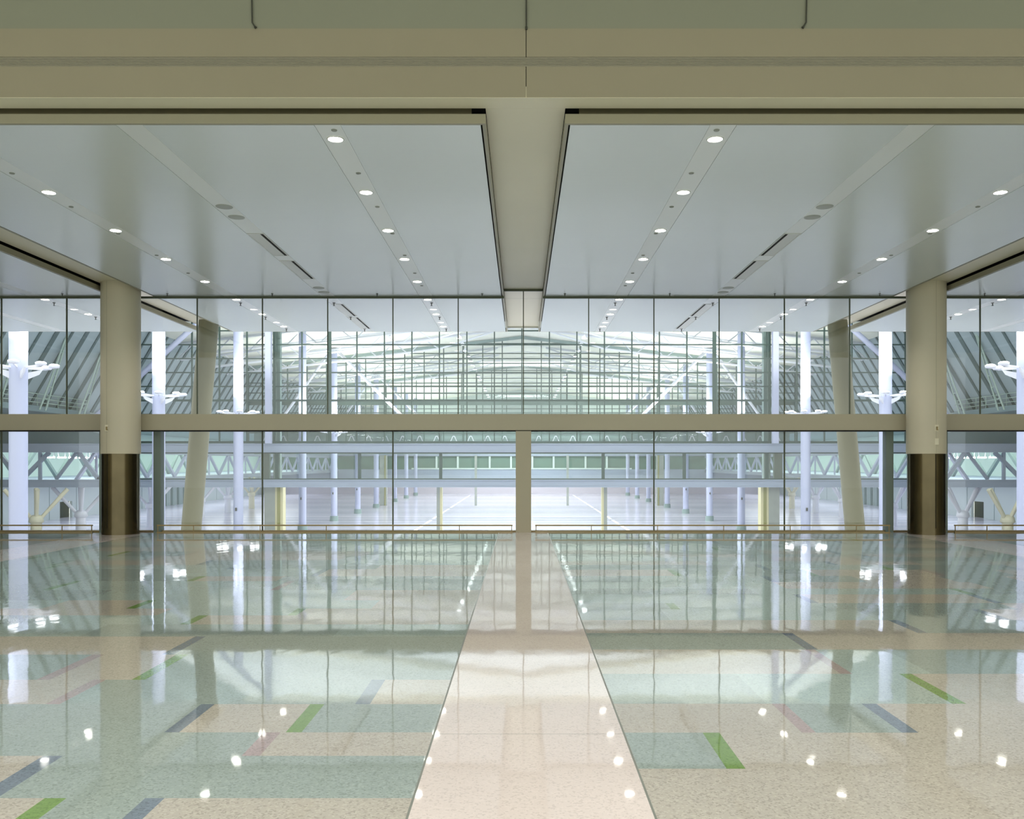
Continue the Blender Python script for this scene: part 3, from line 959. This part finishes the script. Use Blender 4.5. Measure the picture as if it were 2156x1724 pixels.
# roof trusses across the hall (white), zigzag between chords
for n_, y in enumerate((108.1, 117.2, 126.3, 144.6, 153.7, 162.9)):
    for sg in (-1, 1):
        t_ = empty('roof_truss', (0, y - 0.8, 17))
        a = MB()
        za = lambda x: zroof(x) - 0.35 - 17
        zb = lambda x: zroof(x) - 2.3 - 17 + 1.3 * max(0, (16 - abs(x)) / 16)
        a.tube((sg * 4, 0, za(4)), (sg * 42.3, 0, za(42.3)), 0.13, n=10)
        a.tube((sg * 12, 0, zb(12)), (sg * 42.3, 0, zb(42.3)), 0.16, n=10)
        a.tube((sg * 4, 0, za(4)), (sg * 12, 0, zb(12)), 0.12, n=10)
        a.build('chords', M['steel_white'], t_)
        a = MB(); x = 12.0; up = True
        while x < 41:
            x2 = x + 2.2
            p = (sg * x, 0, zb(x) if up else za(x)); q = (sg * x2, 0, za(x2) if up else zb(x2))
            a.tube(p, q, 0.08, n=8); x = x2; up = not up
        a.build('web_members', M['steel_white'], t_)
        tag(t_, 'white roof truss under the hall roof, %s from the front on the %s' % (ORD[n_], SIDE[sg]), 'truss', 'white roof trusses of the hall')

# high bay lamps in two rows under the roof
hb = None
for sg in (-1, 1):
    for i in range(17):
        y = 116 + i * 6.5
        if hb is None:
            h = MB(); h.lathe(0, 0, [(0.0, 0.0), (0.34, 0.0)], 14, 1); h.lathe(0, 0, [(0.36, 0.0), (0.30, 0.22), (0.10, 0.42), (0.03, 0.5)], 14, 0)
            h.tube((0, 0, 0.45), (0, 0, 1.85), 0.02, n=6)
            hb = h.build('high_bay_lamp', [M['steel_white'], M['highbay']]); o = hb
        else: o = hb.copy(); C.objects.link(o)
        o.location = (sg * 8.4, y, 18.2)
        tag(o, 'bright high bay lamp, %s from the front in the %s roof row' % (ORD[i], SIDE[sg]), 'lamp', 'high bay lamps under the hall roof')
        if i % 3 == 1:
            l = bpy.data.lights.new('high_bay_light', 'SPOT'); l.spot_size = math.radians(150); l.spot_blend = 0.6; l.energy = 9000; l.shadow_soft_size = 0.3; l.color = (0.95, 0.98, 1)
            lo = bpy.data.objects.new('high_bay_light', l); C.objects.link(lo); lo.location = (sg * 8.4, y, 17.7)

# gallery trusses and tree columns along both sides
for sg in (-1, 1):
    t_ = empty('gallery_truss', (sg * 50, 97, 0))
    a = MB(); a.bar((0, 0, 3.0), (0, 138, 3.0), 0.5, 0.6); a.build('top_chord', M['beam_blue'], t_)
    a = MB()
    for i in range(15):
        y = i * 9.15
        a.bar((0, y, -0.4), (0, y + 4.575, 2.9), 0.35); a.bar((0, y + 4.575, 2.9), (0, y + 9.15, -0.4), 0.35)
        a.bar((0, y + 4.575, -0.4), (0, y + 4.575, 2.9), 0.22)
    a.build('diagonals', M['steel_lilac'], t_)
    tag(t_, 'pale triangulated gallery truss running down the %s side of the hall' % SIDE[sg], 'truss', 'gallery trusses')
    t_ = empty('gallery_truss', (sg * 62, 97, 0))
    a = MB()
    for i in range(8):
        y = i * 9.15
        a.bar((0, y, -0.4), (0, y + 4.575, 3.6), 0.4); a.bar((0, y + 4.575, 3.6), (0, y + 9.15, -0.4), 0.4)
    a.build('diagonals', M['frame_mid'], t_)
    tag(t_, 'grey triangulated truss deeper inside the %s gallery' % SIDE[sg], 'truss', 'gallery trusses')
    # cross truss in the plane of the bridge beams, side bays
    t_ = empty('side_bay_bracing', (0, 96.0, 0))
    a = MB()
    for x0, x1 in ((44.2, 47.0), (49.2, 47.0), (52.5, 55.5), (58.2, 55.5)):
        a.bar((sg * x0, 0, 2.7), (sg * x1, 0, -0.3), 0.38)
    a.bar((sg * 53.5, 0, -0.3), (sg * 53.5, 0, 2.7), 0.3)
    a.bar((sg * 49.6, 0.3, 2.7), (sg * 51.9, 0.3, -0.3), 0.30)
    a.build('diagonals', M['beam_blue'], t_)
    tag(t_, 'blue grey diagonal bracing between the bridge beams beyond the %s round column' % SIDE[sg], 'bracing', 'bracing of the side bays')
    # bright bar lamps hung in the gallery
    for n_ in range(5):
        r_ = empty('bar_lamp', (sg * 57, 104.5 + n_ * 2.6, 2.2))
        a = MB(); a.box(-0.5, 0.5, -0.12, 0.12, -0.08, 0.08); a.build('tube', M['lamp_glow'], r_)
        a = MB(); a.tube((-0.4, 0, 0.08), (-0.9, 0, 4.5), 0.05, n=6); a.tube((0.4, 0, 0.08), (0.9, 0, 4.5), 0.05, n=6)
        a.build('hangers', M['steel_white'], r_)
        tag(r_, 'bright bar lamp hung in the %s gallery between the beams, %s from the front' % (SIDE[sg], ORD[n_]), 'lamp', 'bar lamps in the galleries')
    # tree columns
    specs = [(89, 'cream'), (98, 'white'), (116.5, 'white'), (134.8, 'white'), (147, 'white'), (160, 'cream')]
    for n_, (y, cc) in enumerate(specs):
        r_ = empty('tree_column', (sg * 50, y, ZF))
        mm = M['cream_tube'] if cc == 'cream' else M['steel_white']
        a = MB(); a.tube((0, 0, 0), (0, 0, 2.3), 0.55, 0.52, n=10); a.build('pedestal', mm, r_)
        a = MB(); a.lathe(0, 0, [(0.55, 2.3), (0.72, 2.45), (0.62, 2.95), (0.35, 3.15), (0.0, 3.2)], 16); a.build('node', mm, r_)
        for (dx, dy) in ((-2.6, -1.2), (-0.9, 1.6), (0.9, -1.4), (2.6, 1.2)):
            a = MB(); a.tube((dx * 0.16, dy * 0.16, 2.85), (dx, dy, 5.8), 0.18, 0.22, n=14); a.build('arm', mm, r_)
        tag(r_, '%s branching column with four sloping arms, %s from the front on the %s' % (cc, ORD[n_], SIDE[sg]), 'column', 'branching gallery columns')
    # upper gallery parapet and railing at the foot of the ribbed lining
    r_ = empty('gallery_railing', (sg * 47.6, 45, 6.6))
    a = MB(); a.box(-0.15, 0.15, 0, 50, 0, 0.55); a.build('kerb', M['grey_panel'], r_)
    a = MB()
    for z in (0.9, 1.3, 1.75): a.bar((0, 0, z), (0, 50, z), 0.06, 0.07)
    for i in range(27): a.bar((0, i * 1.9, 0.55), (0, i * 1.9, 1.75), 0.06)
    a.build('bars', M['green_white'], r_)
    tag(r_, 'pale railing along the upper gallery below the ribbed lining on the %s' % SIDE[sg], 'railing', 'upper gallery railings')
    # dark recess behind that railing
    a = MB(); a.box(sg * 48.6, sg * 48.9, 45, 95, 7.1, 8.2)
    tag(a.build('wall_gallery_recess', M['dark_groove']), kind='structure')
    # slender lattice struts
    for n_, (y, dx) in enumerate(((76, 2.5), (83.5, 2.5), (91, 2.5))):
        r_ = empty('lattice_strut', (sg * 46.6, y, 6.7))
        a = MB()
        a.tube((0, 0, 0), (-sg * 2.6, 1.2, 9.0), 0.09, n=8); a.tube((sg * 0.2, 1.4, 0), (-sg * 2.6, 1.2, 9.0), 0.09, n=8)
        for k in range(1, 7):
            f_ = k / 8
            a.tube((-sg * 2.6 * f_, 1.2 * f_, 9 * f_), (sg * 0.2 * (1 - f_) - sg * 2.6 * f_, 1.4 * (1 - f_) + 1.2 * f_, 9 * f_), 0.05, n=6)
        a.build('lattice', M['green_white'], r_)
        tag(r_, 'slender pale lattice strut before the ribbed lining, %s from the front on the %s' % (ORD[n_], SIDE[sg]), 'strut', 'lattice struts')
